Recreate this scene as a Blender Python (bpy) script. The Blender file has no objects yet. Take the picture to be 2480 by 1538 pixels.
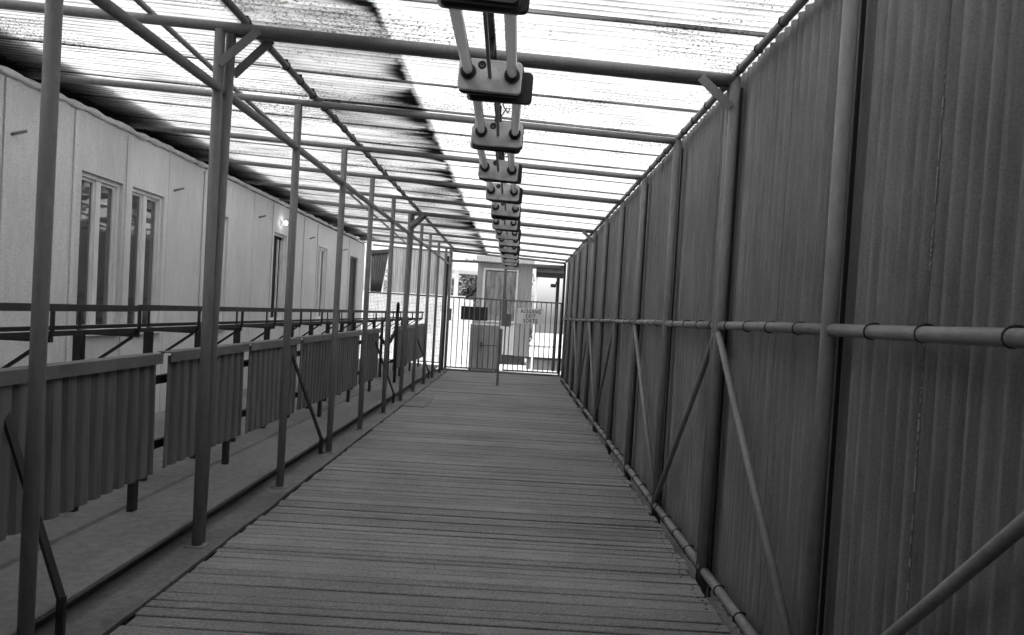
import bpy, math, random
from mathutils import Vector, Matrix, noise
rnd = random.Random(7)
S = bpy.context.scene
COL = S.collection
R = math.radians

# ------------------------------------------------------------------ camera
def cam_basis(yaw, pitch, roll):
    cy, sy, cp, sp = math.cos(yaw), math.sin(yaw), math.cos(pitch), math.sin(pitch)
    f = Vector((-sy*cp, cy*cp, -sp)); r = Vector((cy, sy, 0)); u = r.cross(f)
    c, s = math.cos(roll), math.sin(roll)
    return r*c + u*s, -r*s + u*c, f
cr, cu, cf = cam_basis(R(.11), R(1.72), R(3.27))
cam = bpy.data.cameras.new('camera'); co = bpy.data.objects.new('camera', cam); COL.objects.link(co)
co.matrix_world = Matrix(((cr.x, cu.x, -cf.x, 0), (cr.y, cu.y, -cf.y, 0), (cr.z, cu.z, -cf.z, 1.6), (0, 0, 0, 1)))
cam.sensor_width = 36; cam.lens = 1920/2480*36
cam.shift_x = (1240-1243.4)/2480; cam.shift_y = (825.8-769)/2480
cam.clip_start = .05; cam.clip_end = 1000
cam.dof.use_dof = True; cam.dof.focus_distance = 10.0; cam.dof.aperture_fstop = 11.0
S.camera = co

# ------------------------------------------------------------------ sky, sun, exposure
SUN_EL, SUN_AZ = 58, 250
w = bpy.data.worlds.new('World'); S.world = w; w.use_nodes = True
nt = w.node_tree; nt.nodes.clear()
sky = nt.nodes.new('ShaderNodeTexSky'); sky.sky_type = 'NISHITA'; sky.sun_disc = False
sky.sun_elevation = R(SUN_EL); sky.sun_rotation = R(SUN_AZ); sky.air_density = 1.0; sky.dust_density = 3.0
bw = nt.nodes.new('ShaderNodeRGBToBW'); bg = nt.nodes.new('ShaderNodeBackground'); bg.inputs[1].default_value = .15
wo = nt.nodes.new('ShaderNodeOutputWorld')
nt.links.new(sky.outputs[0], bw.inputs[0]); nt.links.new(bw.outputs[0], bg.inputs[0]); nt.links.new(bg.outputs[0], wo.inputs[0])
sl = bpy.data.lights.new('sun', 'SUN'); sl.energy = 1.4; sl.angle = R(25); sl.color = (1, 1, 1)
so = bpy.data.objects.new('sun', sl); COL.objects.link(so)
az = R(SUN_AZ)
sd = Vector((math.sin(az)*math.cos(R(SUN_EL)), math.cos(az)*math.cos(R(SUN_EL)), math.sin(R(SUN_EL))))
so.rotation_euler = sd.to_track_quat('Z', 'Y').to_euler(); so.location = (-8, 0, 20)
S.view_settings.view_transform = 'Standard'; S.view_settings.look = 'None'
S.view_settings.exposure = 1.58; S.view_settings.gamma = 1; S.view_settings.use_curve_mapping = False
S.render.engine = 'CYCLES'; S.cycles.max_bounces = 8; S.cycles.transparent_max_bounces = 12

# ------------------------------------------------------------------ materials
MATS = {}
def base_nodes(name):
    m = bpy.data.materials.new(name); m.use_nodes = True; n = m.node_tree; n.nodes.clear()
    out = n.nodes.new('ShaderNodeOutputMaterial'); MATS[name] = m
    return m, n, out
def N(n, t, **k):
    o = n.nodes.new(t)
    for a, v in k.items():
        if a.startswith('i_'): o.inputs[a[2:]].default_value = v
        else: setattr(o, a, v)
    return o
def mathn(n, op, a, b=None, c=None, clamp=False):
    o = n.nodes.new('ShaderNodeMath'); o.operation = op; o.use_clamp = clamp
    for i, v in enumerate((a, b, c)):
        if v is None: continue
        if isinstance(v, (int, float)): o.inputs[i].default_value = v
        else: n.links.new(v, o.inputs[i])
    return o.outputs[0]
def noise_at(n, scale, detail=4, rough=.6, off=0):
    g = n.nodes.new('ShaderNodeNewGeometry'); mp = n.nodes.new('ShaderNodeMapping')
    mp.inputs['Scale'].default_value = scale; mp.inputs['Location'].default_value = (off, off*1.3, off*.7)
    t = n.nodes.new('ShaderNodeTexNoise'); t.inputs['Scale'].default_value = 1; t.inputs['Detail'].default_value = detail
    t.inputs['Roughness'].default_value = rough
    n.links.new(g.outputs['Position'], mp.inputs[0]); n.links.new(mp.outputs[0], t.inputs['Vector'])
    return t.outputs['Fac']
def maprange(n, v, a, b, c, d, smooth=False):
    o = n.nodes.new('ShaderNodeMapRange'); o.clamp = True
    if smooth: o.interpolation_type = 'SMOOTHSTEP'
    n.links.new(v, o.inputs[0])
    for i, x in enumerate((a, b, c, d)): o.inputs[i+1].default_value = x
    return o.outputs[0]
def mat(name, base, rough=.6, layers=(), bump=(), metal=0., spec=.3, objvar=0., alpha=None):
    """layers: (scale3, amount, contrast) noise multipliers; bump: (scale3, strength, distance)"""
    m, n, out = base_nodes(name)
    p = n.nodes.new('ShaderNodeBsdfPrincipled')
    v = None
    for i, (sc, amt, con) in enumerate(layers):
        f = noise_at(n, sc, off=i*3.7+len(name))
        x = maprange(n, f, .5-con, .5+con, 1-amt, 1+amt)
        v = x if v is None else mathn(n, 'MULTIPLY', v, x)
    if objvar:
        oi = n.nodes.new('ShaderNodeObjectInfo'); x = maprange(n, oi.outputs['Random'], 0, 1, 1-objvar, 1+objvar)
        v = x if v is None else mathn(n, 'MULTIPLY', v, x)
    if v is not None:
        v = mathn(n, 'MULTIPLY', v, base)
        cmb = n.nodes.new('ShaderNodeCombineColor')
        for i in range(3): n.links.new(v, cmb.inputs[i])
        n.links.new(cmb.outputs[0], p.inputs['Base Color'])
        rr = mathn(n, 'ADD', maprange(n, noise_at(n, (9, 9, 9), off=1.1), .3, .7, -.1, .12), rough, clamp=True)
        n.links.new(rr, p.inputs['Roughness'])
    else:
        p.inputs['Base Color'].default_value = (base, base, base, 1); p.inputs['Roughness'].default_value = rough
    p.inputs['Metallic'].default_value = metal; p.inputs['Specular IOR Level'].default_value = spec
    prev = None
    for sc, st, di in bump:
        b = n.nodes.new('ShaderNodeBump'); b.inputs['Strength'].default_value = st; b.inputs['Distance'].default_value = di
        n.links.new(noise_at(n, sc, off=9.1), b.inputs['Height'])
        if prev: n.links.new(prev, b.inputs['Normal'])
        prev = b.outputs[0]
    if prev: n.links.new(prev, p.inputs['Normal'])
    n.links.new(p.outputs[0], out.inputs[0])
    return m
G = (130, 130, 130)
mat('steel_paint', .21, .5, [((3, 3, 1.2), .2, .25), ((40, 40, 12), .12, .2), (G, .12, .25)], [((60, 60, 60), .25, .004)], spec=.35)
mat('wall_post', .21, .55, [((3, 3, 1.2), .2, .25), ((40, 40, 12), .15, .2), (G, .15, .25)], [((60, 60, 60), .25, .004)])
mat('steel_dark', .028, .55, [((6, 6, 2), .35, .25), (G, .2, .25)], [((70, 70, 70), .25, .003)])
mat('rail_paint', .22, .5, [((4, 2, 4), .25, .25), ((50, 20, 50), .2, .25), (G, .12, .25)], [((60, 60, 60), .25, .003)])
mat('wall_sheet', .23, .55, [((1.5, 1.5, .5), .2, .2), ((34, 34, .9), .1, .2), ((90, 90, 4), .12, .2), ((14, 14, 3), .15, .2), (G, .2, .2)], [((30, 30, 1.5), .15, .004)], spec=.35, objvar=.08)
mat('guard_sheet', .14, .55, [((5, 5, 1), .25, .2), ((60, 60, 2.5), .25, .2), (G, .15, .25)], [((50, 50, 4), .12, .003)], spec=.5, objvar=.1)
mat('cap_paint', .17, .55, [((5, 3, 5), .25, .2), (G, .2, .25)], [((60, 60, 60), .3, .004)])
mat('plank', .225, .75, [((1.2, 14, 6), .12, .2), ((5, 90, 30), .14, .22), ((1.1, 1.1, 1.1), .16, .2), ((60, 60, 60), .28, .2), (G, .35, .25)], [((8, 120, 60), .6, .006), (G, .3, .003)], spec=.2, objvar=.15)
mat('steel_plate', .17, .7, [((2.5, 1.2, 3), .3, .2), ((25, 25, 25), .25, .22), (G, .22, .25)], [((20, 20, 20), .3, .01), (G, .3, .003)], spec=.25, objvar=.08)
mat('concrete', .21, .85, [((1.5, .5, 2), .2, .2), ((14, 14, 14), .18, .22), (G, .25, .25)], [((12, 12, 12), .3, .01), ((160, 160, 160), .4, .004)], spec=.15)
mat('pale_concrete', .6, .9, [((.6, .6, .6), .15, .2), ((12, 12, 12), .12, .2)], [((40, 40, 40), .3, .006)], spec=.1)
mat('earth', .09, .95, [((2, 2, 2), .3, .2), ((30, 30, 30), .3, .2)], [((30, 30, 30), .6, .02)], spec=.1)
mat('panel_paint', .7, .6, [((1, .8, .5), .1, .2), ((18, 18, 3), .06, .2), (G, .22, .2), ((70, 70, 70), .12, .2)], [((120, 120, 120), .25, .002)], spec=.25, objvar=.05)
mat('frame_paint', .8, .5, [((12, 12, 4), .12, .2), (G, .1, .25)], [], spec=.3)
mat('tray_paint', .06, .55, [((6, 6, 2), .3, .25), (G, .2, .25)], [((70, 70, 70), .25, .003)])
mat('tar', .025, .9, [((10, 10, 10), .3, .2)], [((60, 60, 60), .5, .006)])
mat('black', .012, .6)
mat('old_paint', .34, .7, [((40, 40, 10), .4, .2)], [])
mat('hall_wall', .1, .8, [((2, 2, 2), .2, .2)], [((50, 50, 50), .3, .004)])
mat('socket_rubber', .02, .45)
mat('lamp_plate', .58, .45, [((12, 12, 12), .2, .2), (G, .12, .25)], [], spec=.4)
mat('tube_white', .72, .25, [((8, 8, 8), .05, .2)], [], spec=.5)
mat('sign_white', .9, .5, [((10, 10, 10), .06, .2)], [], spec=.3)
mat('sign_dark', .05, .6, [((8, 8, 8), .2, .2)], [])
mat('gate_paint', .17, .5, [((20, 20, 4), .25, .22), (G, .1, .2)], [])
mat('white_block', .88, .85, [((4, 4, 4), .12, .2)], [((60, 60, 60), .3, .004)], objvar=.08)
mat('mortar', .5, .9)
mat('kiosk_paint', .16, .55, [((30, 30, 2), .2, .2), (G, .1, .2)], [])
mat('kiosk_pale', .36, .55, [((30, 30, 2), .15, .2)], [])
mat('curtain', .88, .9, [((14, 14, 2.2), .45, .18), ((60, 60, 40), .25, .2)], [((14, 14, 1), .6, .03)])
mat('cabinet_paint', .38, .55, [((40, 40, 1.5), .3, .2), (G, .1, .2)], [], spec=.35)
mat('leaf', .2, .7, [((3, 3, 3), .5, .2)], [], objvar=.1)
mat('bark', .07, .9, [((8, 8, 3), .4, .2)], [((20, 20, 6), .6, .02)])
mat('white_paint', .75, .5, [((5, 5, 5), .06, .2)], [])

def translucent_sheet(name, tcol, stain, phase=-math.pi/2, lapoff=0.):
    m, n, out = base_nodes(name)
    g = n.nodes.new('ShaderNodeNewGeometry'); sx = n.nodes.new('ShaderNodeSeparateXYZ'); n.links.new(g.outputs['Position'], sx.inputs[0])
    X, Y = sx.outputs[0], sx.outputs[1]
    streak = maprange(n, noise_at(n, (.9, 26, 1), 3), .3, .7, .68, 1.08)
    # shading of the ribs painted into the colour, and a dirt line along each side lap
    wv = mathn(n, 'MULTIPLY_ADD', mathn(n, 'SINE', mathn(n, 'MULTIPLY_ADD', Y, 2*math.pi/.076, phase)), .5, .5)
    wv = mathn(n, 'POWER', wv, 2)
    rib_shade = maprange(n, noise_at(n, (1.6, 9, 1), 3, off=14), .35, .65, .45, .95)
    rib = mathn(n, 'MULTIPLY_ADD', mathn(n, 'MULTIPLY', wv, rib_shade), -1, 1)
    fr_ = mathn(n, 'FRACT', mathn(n, 'DIVIDE', mathn(n, 'ADD', Y, 8.0+lapoff), 11*.076))
    ln_ = mathn(n, 'ABSOLUTE', mathn(n, 'SUBTRACT', fr_, .05))
    lap = maprange(n, mathn(n, 'MULTIPLY_ADD', noise_at(n, (3, 30, 1), 3, off=21), .03, ln_), .025, .05, .12, 1)
    streak = mathn(n, 'MULTIPLY', streak, mathn(n, 'MULTIPLY', rib, lap))
    patch = maprange(n, noise_at(n, (1.1, .8, 1), 3, off=4), .35, .65, .72, 1.06)
    sp = noise_at(n, (60, 95, 5), 4, .75, off=2)
    dens = maprange(n, noise_at(n, (.7, 1.3, 1), 3, off=7), .38, .62, 0, 1)
    th = mathn(n, 'MULTIPLY_ADD', dens, -.14, .64)
    spk = mathn(n, 'SUBTRACT', sp, th); spk = maprange(n, spk, 0, .08, 1, .15)
    v = mathn(n, 'MULTIPLY', mathn(n, 'MULTIPLY', streak, patch), spk)
    if stain:
        # wet leaf dirt caught above the lower sheet where the upper sheet ends over it
        edge = mathn(n, 'MULTIPLY_ADD', noise_at(n, (1, 2.5, 1), 2, off=11), .16, -1.0)
        d = mathn(n, 'SUBTRACT', edge, X)
        big = maprange(n, noise_at(n, (.01, 1.7, .01), 2, off=5), .34, .62, .015, .46)
        fine = maprange(n, noise_at(n, (.3, 13.2, .01), 3, .6, off=8), .3, .7, .3, 1.7)
        L = mathn(n, 'MULTIPLY', big, fine)
        q = mathn(n, 'DIVIDE', d, L)
        body = maprange(n, q, .35, 1.3, 1, 0, True)
        inside = maprange(n, d, 0, .045, 0, 1, True)
        msk = mathn(n, 'MULTIPLY', mathn(n, 'MULTIPLY', body, inside), maprange(n, noise_at(n, (.5, 2.6, 1), 3, off=31), .34, .5, .6, 1))
        grey = maprange(n, d, 0, .03, 1, .95, True)      # silt film across the whole lap
        v = mathn(n, 'MULTIPLY', v, mathn(n, 'MULTIPLY', grey, mathn(n, 'MULTIPLY_ADD', msk, -.985, 1)))
    vt = mathn(n, 'MULTIPLY', v, tcol)
    c1 = n.nodes.new('ShaderNodeCombineColor'); c2 = n.nodes.new('ShaderNodeCombineColor')
    for i in range(3): n.links.new(vt, c1.inputs[i]); n.links.new(mathn(n, 'MULTIPLY', v, .3), c2.inputs[i])
    tr = n.nodes.new('ShaderNodeBsdfTranslucent'); n.links.new(c1.outputs[0], tr.inputs[0])
    df = n.nodes.new('ShaderNodeBsdfDiffuse'); n.links.new(c2.outputs[0], df.inputs[0])
    ad = n.nodes.new('ShaderNodeAddShader'); n.links.new(tr.outputs[0], ad.inputs[0]); n.links.new(df.outputs[0], ad.inputs[1])
    n.links.new(ad.outputs[0], out.inputs[0])
translucent_sheet('roof_lower', .8, True, -math.pi/2-2*math.pi*8/.076)
translucent_sheet('roof_upper', .8, False, -math.pi/2-2*math.pi*(8-.02)/.076, -.02)

m, n, out = base_nodes('screen_sheet')
v_ = mathn(n, 'MULTIPLY', maprange(n, noise_at(n, (26, 1, .6), 3), .3, .7, .45, 1.0), maprange(n, noise_at(n, (90, 1, 3), 3, off=3), .3, .7, .8, 1.0))
k1 = n.nodes.new('ShaderNodeCombineColor'); k2 = n.nodes.new('ShaderNodeCombineColor')
for i in range(3): n.links.new(mathn(n, 'MULTIPLY', v_, .4), k1.inputs[i]); n.links.new(mathn(n, 'MULTIPLY', v_, .45), k2.inputs[i])
t1 = n.nodes.new('ShaderNodeBsdfTranslucent'); d1 = n.nodes.new('ShaderNodeBsdfDiffuse'); a1 = n.nodes.new('ShaderNodeAddShader')
n.links.new(k1.outputs[0], t1.inputs[0]); n.links.new(k2.outputs[0], d1.inputs[0]); n.links.new(t1.outputs[0], a1.inputs[0]); n.links.new(d1.outputs[0], a1.inputs[1]); n.links.new(a1.outputs[0], out.inputs[0])
def glass_mat(name, tint, wav):
    m, n, out = base_nodes(name)
    p = n.nodes.new('ShaderNodeBsdfPrincipled'); p.inputs['Base Color'].default_value = (tint, tint, tint, 1)
    p.inputs['Roughness'].default_value = .04; p.inputs['Specular IOR Level'].default_value = 1.0; p.inputs['IOR'].default_value = 1.75
    b = n.nodes.new('ShaderNodeBump'); b.inputs['Strength'].default_value = wav; b.inputs['Distance'].default_value = .05
    n.links.new(noise_at(n, (.8, .8, 4.5), 2, .4), b.inputs['Height']); n.links.new(b.outputs[0], p.inputs['Normal'])
    n.links.new(p.outputs[0], out.inputs[0])
glass_mat('pane', .075, .07)
m, n, out = base_nodes('phosphor_tube')
d_ = n.nodes.new('ShaderNodeBsdfDiffuse'); d_.inputs[0].default_value = (.42, .42, .42, 1)
t_ = n.nodes.new('ShaderNodeBsdfTranslucent'); t_.inputs[0].default_value = (.6, .6, .6, 1)
a_ = n.nodes.new('ShaderNodeAddShader'); n.links.new(d_.outputs[0], a_.inputs[0]); n.links.new(t_.outputs[0], a_.inputs[1]); n.links.new(a_.outputs[0], out.inputs[0])
def clear_glass(name, tint):
    m, n, out = base_nodes(name)
    t = n.nodes.new('ShaderNodeBsdfTransparent'); t.inputs[0].default_value = (tint, tint, tint, 1)
    g = n.nodes.new('ShaderNodeBsdfGlossy'); g.inputs['Roughness'].default_value = .08
    f = n.nodes.new('ShaderNodeFresnel'); f.inputs[0].default_value = 1.45
    mx = n.nodes.new('ShaderNodeMixShader')
    n.links.new(f.outputs[0], mx.inputs[0]); n.links.new(t.outputs[0], mx.inputs[1]); n.links.new(g.outputs[0], mx.inputs[2])
    n.links.new(mx.outputs[0], out.inputs[0])
clear_glass('sleeve_glass', .86)
m, n, out = base_nodes('bulb'); e = n.nodes.new('ShaderNodeEmission'); e.inputs[1].default_value = 6; n.links.new(e.outputs[0], out.inputs[0])

# ------------------------------------------------------------------ helpers
class MB:
    def __init__(s): s.v = []; s.f = []
    def box(s, x0, x1, y0, y1, z0, z1):
        b = len(s.v)
        s.v += [(x, y, z) for z in (z0, z1) for y in (y0, y1) for x in (x0, x1)]
        s.f += [tuple(b+i for i in q) for q in ((0, 2, 3, 1), (4, 5, 7, 6), (0, 1, 5, 4), (2, 6, 7, 3), (0, 4, 6, 2), (1, 3, 7, 5))]
        return s
    def path(s, pts, r, n=10, cap=True):
        pts = [Vector(p) for p in pts]; b = len(s.v); m = len(pts)
        rs = r if isinstance(r, (list, tuple)) else [r]*m
        up = None
        for i, p in enumerate(pts):
            t = (pts[min(i+1, m-1)]-pts[max(i-1, 0)]).normalized()
            if up is None: up = t.cross(Vector((0, 0, 1)) if abs(t.z) < .9 else Vector((1, 0, 0))).normalized()
            else: up = (up - t*up.dot(t)).normalized()
            w = t.cross(up)
            for k in range(n):
                a = 2*math.pi*k/n
                s.v.append(tuple(p + (up*math.cos(a)+w*math.sin(a))*rs[i]))
        for i in range(m-1):
            for k in range(n):
                s.f.append((b+i*n+k, b+i*n+(k+1) % n, b+(i+1)*n+(k+1) % n, b+(i+1)*n+k))
        if cap:
            s.f.append(tuple(b+k for k in range(n))[::-1]); s.f.append(tuple(b+(m-1)*n+k for k in range(n)))
        return s
    def bar(s, p0, p1, wx, wy, up=(0, 0, 1)):
        """rectangular bar from p0 to p1"""
        p0, p1 = Vector(p0), Vector(p1); t = (p1-p0).normalized()
        u = t.cross(Vector(up)); u = u.normalized() if u.length > 1e-4 else Vector((1, 0, 0)); v = t.cross(u).normalized()
        b = len(s.v)
        for p in (p0, p1):
            for a, c in ((-1, -1), (1, -1), (1, 1), (-1, 1)): s.v.append(tuple(p+u*a*wx/2+v*c*wy/2))
        s.f += [tuple(b+i for i in q) for q in ((3, 2, 1, 0), (4, 5, 6, 7), (0, 1, 5, 4), (1, 2, 6, 5), (2, 3, 7, 6), (3, 0, 4, 7))]
        return s
    def ring(s, c, axis, Rr, r, n=12, m=6, a0=0, a1=2*math.pi):
        c = Vector(c); ax = Vector(axis).normalized(); u = ax.orthogonal().normalized(); w = ax.cross(u)
        full = abs(a1-a0-2*math.pi) < 1e-3
        k = n if full else n+1
        pts = [c+(u*math.cos(a0+(a1-a0)*i/n)+w*math.sin(a0+(a1-a0)*i/n))*Rr for i in range(k)]
        b = len(s.v)
        for i in range(k):
            d = (pts[i]-c).normalized()
            for j in range(m):
                a = 2*math.pi*j/m; s.v.append(tuple(pts[i]+(d*math.cos(a)+ax*math.sin(a))*r))
        for i in range(k if full else k-1):
            for j in range(m):
                i2 = (i+1) % k
                s.f.append((b+i*m+j, b+i2*m+j, b+i2*m+(j+1) % m, b+i*m+(j+1) % m))
        return s
    def mesh(s, name, mt, smooth=False):
        me = bpy.data.meshes.new(name); me.from_pydata(s.v, [], s.f); me.update()
        me.materials.append(MATS[mt])
        if smooth:
            me.polygons.foreach_set('use_smooth', [len(p.vertices) <= 4 for p in me.polygons])
        return me
    def obj(s, name, mt, parent=None, smooth=False, bevel=0):
        return put(name, s.mesh(name, mt, smooth), parent, bevel=bevel)
def put(name, me, parent=None, loc=(0, 0, 0), rot=(0, 0, 0), bevel=0):
    o = bpy.data.objects.new(name, me); COL.objects.link(o); o.location = loc; o.rotation_euler = rot
    if parent:
        o.parent = parent
    if bevel:
        b = o.modifiers.new('bevel', 'BEVEL'); b.width = bevel; b.segments = 2; b.limit_method = 'ANGLE'
    return o
def tag(o, label=None, cat=None, group=None, kind=None):
    if label: o['label'] = label
    if cat: o['category'] = cat
    if group: o['group'] = group
    if kind: o['kind'] = kind
    return o
def thing(name, label, cat, loc=(0, 0, 0), rot=(0, 0, 0), group=None):
    return tag(put(name, None, None, loc, rot), label, cat, group)
ORD = ['', 'first', 'second', 'third', 'fourth', 'fifth', 'sixth', 'seventh', 'eighth', 'ninth', 'tenth', 'eleventh', 'twelfth', 'thirteenth', 'fourteenth', 'fifteenth', 'sixteenth']
def B(): return MB()

XL, XR, Y0, SP = -1.973, 1.303, 5.08, 1.78
def beam_z(x): return 3.334-(x-XL)*.0458
def roof_z(x): return beam_z(x)+.1

# ------------------------------------------------------------------ ground
gr = B(); gr.v = [(-200, -200, -.2), (200, -200, -.2), (200, 300, -.2), (-200, 300, -.2)]; gr.f = [(0, 1, 2, 3)]
tag(gr.obj('ground', 'earth'), kind='structure')
pv = B().box(-30, 30, 22.62, 90, -.19, -.03)
tag(pv.obj('pavement', 'pale_concrete'), kind='structure')

# floor: joists carry the planks
fl = B()
for x in (-1.7, -.9, -.1, .7, 1.15): fl.box(x-.05, x+.05, -6, 22.4, -.19, -.05)
floor = tag(fl.obj('floor', 'earth'), kind='structure')
y = -5.8
nails = B()
while y < 22.2:
    wd = rnd.choice((.09, .1, .12, .12, .14, .16)); wd = min(wd, 22.25-y)
    gap = rnd.choice((.004, .009, .014, .019, .028)) if y < 14 else .006
    t = rnd.uniform(-.005, .0015)
    x0 = -1.825+rnd.uniform(-.012, .012); x1 = 1.235+rnd.uniform(-.025, .02)
    if wd > .04:
        b = B(); sag = rnd.uniform(-.004, .003)
        # slightly cupped, crooked board
        nx = 5; e0 = [rnd.uniform(-.0035, .0035) for _ in range(nx)]; e1 = [rnd.uniform(-.0035, .0035)-gap*.6*(q/(nx-1))**2 for q in range(nx)]
        for i in range(nx):
            x = x0+(x1-x0)*i/(nx-1)
            ya, yb = y+e0[i], y+wd-gap+e1[i]; zc = t+sag*math.sin(i)
            for yy, zz in ((ya, -.045), (ya, zc-.004), (ya+.006, zc), (yb-.006, zc), (yb, zc-.004), (yb, -.045)): b.v.append((x, yy, zz))
        for i in range(nx-1):
            for k in range(5): b.f.append((i*6+k, (i+1)*6+k, (i+1)*6+k+1, i*6+k+1))
        b.f.append(tuple(range(6))); b.f.append(tuple(range((nx-1)*6, nx*6))[::-1])
        b.obj('plank', 'plank', floor)
        if y < 12:
            for yy in (y+wd*.25, y+wd*.72):
                xx = x1-.05+rnd.uniform(-.02, .02); nails.box(xx-.006, xx+.006, yy-.006, yy+.006, t-.002, t+.0015)
    y += wd
tag(nails.obj('nail_heads', 'black', floor), kind='stuff')
hp = B(); hp.box(-1.83, -1.46, 13.28, 14.9, .004, .016); o = hp.obj('hatch_plate', 'steel_plate', floor); o.rotation_euler = (0, R(-.25), 0); o.location = (0, 0, .0)
o['label'] = 'loose steel hatch plate lying on the planks'

# steel strip of plates along the left edge, carrying the posts
st = B().box(-2.13, -1.87, -5.4, 22.4, -.19, -.03); strip = tag(st.obj('edge_strip', 'earth'), kind='structure')
y = -5.4
while y < 22.2:
    ln = 1.78; b = B(); k = 10
    for i in range(k+1):
        yy = y+(ln-.006)*i/k; xe = -1.85+noise.noise((yy*1.7, 3, 1))*.018; zz = .004+noise.noise((yy*.9, 0, 5))*.006
        b.v += [(-2.17, yy, zz), (xe, yy, zz+.002), (xe, yy, zz-.02), (-2.17, yy, zz-.02)]
    for i in range(k):
        for q in range(4): b.f.append((i*4+q, i*4+(q+1) % 4, (i+1)*4+(q+1) % 4, (i+1)*4+q))
    b.f += [(3, 2, 1, 0), (k*4, k*4+1, k*4+2, k*4+3)]
    b.obj('plate', 'steel_plate', strip); y += ln
# raised platform in front of the barrack
prof = [(-2.085, .098), (-2.08, .124), (-2.09, .132), (-2.6, .137), (-2.615, .155), (-3.4, .17), (-4.28, .2), (-4.28, -.19), (-2.19, -.19), (-2.185, .094)]
b = B(); ys = [.3+i*.35 for i in range(64)]; m_ = len(prof)
for yy in ys:
    for j, (x, z) in enumerate(prof):
        d = noise.noise((yy*1.3, j*.2, 2))*.008 if j < 3 else noise.noise((yy*.5, x, 4))*.006 if j < 7 else 0
        b.v.append((x+d, yy, z+(d*.5 if j < 7 else 0)))
for i in range(len(ys)-1):
    for j in range(m_): b.f.append((i*m_+j, i*m_+(j+1) % m_, (i+1)*m_+(j+1) % m_, (i+1)*m_+j))
b.f.append(tuple(range(m_))); b.f.append(tuple(range((len(ys)-1)*m_, len(ys)*m_))[::-1])
tag(b.obj('platform', 'concrete'), kind='structure')

# ------------------------------------------------------------------ canopy: left posts, beams, purlins, roof
KS = list(range(-2, 10))
can = thing('walkway_canopy', 'long lean-to canopy of grey pipes and translucent corrugated sheets over the plank walkway', 'canopy', (XL, Y0, 0))
def cput(o): o.location = (-XL, -Y0, 0); return o    # geometry below is in world coordinates
post_me = {}
for k in KS:
    yk = Y0+SP*k
    major = k % 5 == 0
    dx = rnd.uniform(-.008, .008); ln = rnd.uniform(-.012, .012)
    ln, dx = (.022, -.02) if k == -1 else (ln, dx)
    b = B().path([(XL+dx, yk, 0), (XL+dx+ln, yk, beam_z(XL)-.02)], .033, 14)
    b.box(XL+dx-.06, XL+dx+.06, yk-.06, yk+.06, .006, .014)
    cput(b.obj('post', 'steel_paint', can, True))
    if major:
        b = B().path([(XL+dx-.008, yk+.07, 0), (XL+dx+ln+.045, yk+.07, beam_z(XL)-.02)], .032, 14)
        cput(b.obj('post', 'steel_paint', can, True))
    for j in ((0, 1) if major else (0,)):
        yy = yk+j*.09
        b = B().path([(-4.42 if j == 0 else XL, yy, beam_z(-4.42 if j == 0 else XL)), (XR+.02, yy, beam_z(XR+.02))], .032 if major else .029, 12)
        cput(b.obj('cross_beam', 'steel_paint', can, True))
    if major:
        b = B().bar((XL+.01, yk-.036, 3.09), (XL+.25, yk-.036, beam_z(XL+.25)-.01), .055, .008, (0, 1, 0))
        cput(b.obj('knee_brace', 'steel_paint', can))
        b = B().bar((XL+.04, yk+.136, 3.07), (XL+.28, yk+.136, beam_z(XL+.28)-.01), .055, .008, (0, 1, 0))
        cput(b.obj('knee_brace', 'steel_paint', can))
ye = Y0+SP*9.66
cput(B().path([(XL, .5, 2.9), (XL, 5, 2.945), (XL, ye, 2.99)], .03, 12).obj('brace_rail', 'rail_paint', can, True))
cput(B().path([(-2.28, .5, beam_z(-2.28)+.055), (-2.43, 4.9, beam_z(-2.43)+.055), (-2.7, 10.75, beam_z(-2.7)+.055), (-3.1, 21.5, beam_z(-3.1)+.055)], .021, 10).obj('purlin', 'rail_paint', can, True))
cput(B().path([(-1.83, .5, beam_z(-1.83)+.056), (-1.83, ye, beam_z(-1.83)+.056)], .025, 12).obj('purlin', 'rail_paint', can, True))
cl = B().ring((0, 0, 0), (0, 1, 0), .027, .007, 10, 5); cl.box(-.012, .012, -.012, .012, .02, .05); clm = cl.mesh('clip', 'steel_dark', True)
yy = 1.4
while yy < ye:
    put('clip', clm, can, (-1.83-XL, yy-Y0, beam_z(-1.83)+.056)); yy += .415+rnd.uniform(-.04, .04)
# roof sheets, ribs run down the slope
PITCH = .076
def roof_sheet(x0, x1, ya, n_rib, dz, mt):
    b = B(); per = 8; nx = 5; cols = n_rib*per+1
    bow = rnd.uniform(-.004, .006)
    for i in range(nx):
        x = x0+(x1-x0)*i/(nx-1)
        for j in range(cols):
            b.v.append((x, ya+j*PITCH/per, roof_z(x)+dz+.009*math.cos(2*math.pi*j/per)+bow*math.sin(i*1.3)))
    for i in range(nx-1):
        for j in range(cols-1): b.f.append((i*cols+j, i*cols+j+1, (i+1)*cols+j+1, (i+1)*cols+j))
    return cput(b.obj('roof_sheet', mt, can, True))
ya, i = -8.0+10*11*PITCH, 0
while ya < 22.3:
    nr = 12
    alt = .004*(i % 2)
    roof_sheet(-1.93+rnd.uniform(-.012, .012), 1.5, ya, nr, alt, 'roof_lower')
    roof_sheet(-4.5, -.93+rnd.uniform(-.012, .012), ya+.02, nr, .021+alt, 'roof_upper')
    ya += (nr-1)*PITCH; i += 1

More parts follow.
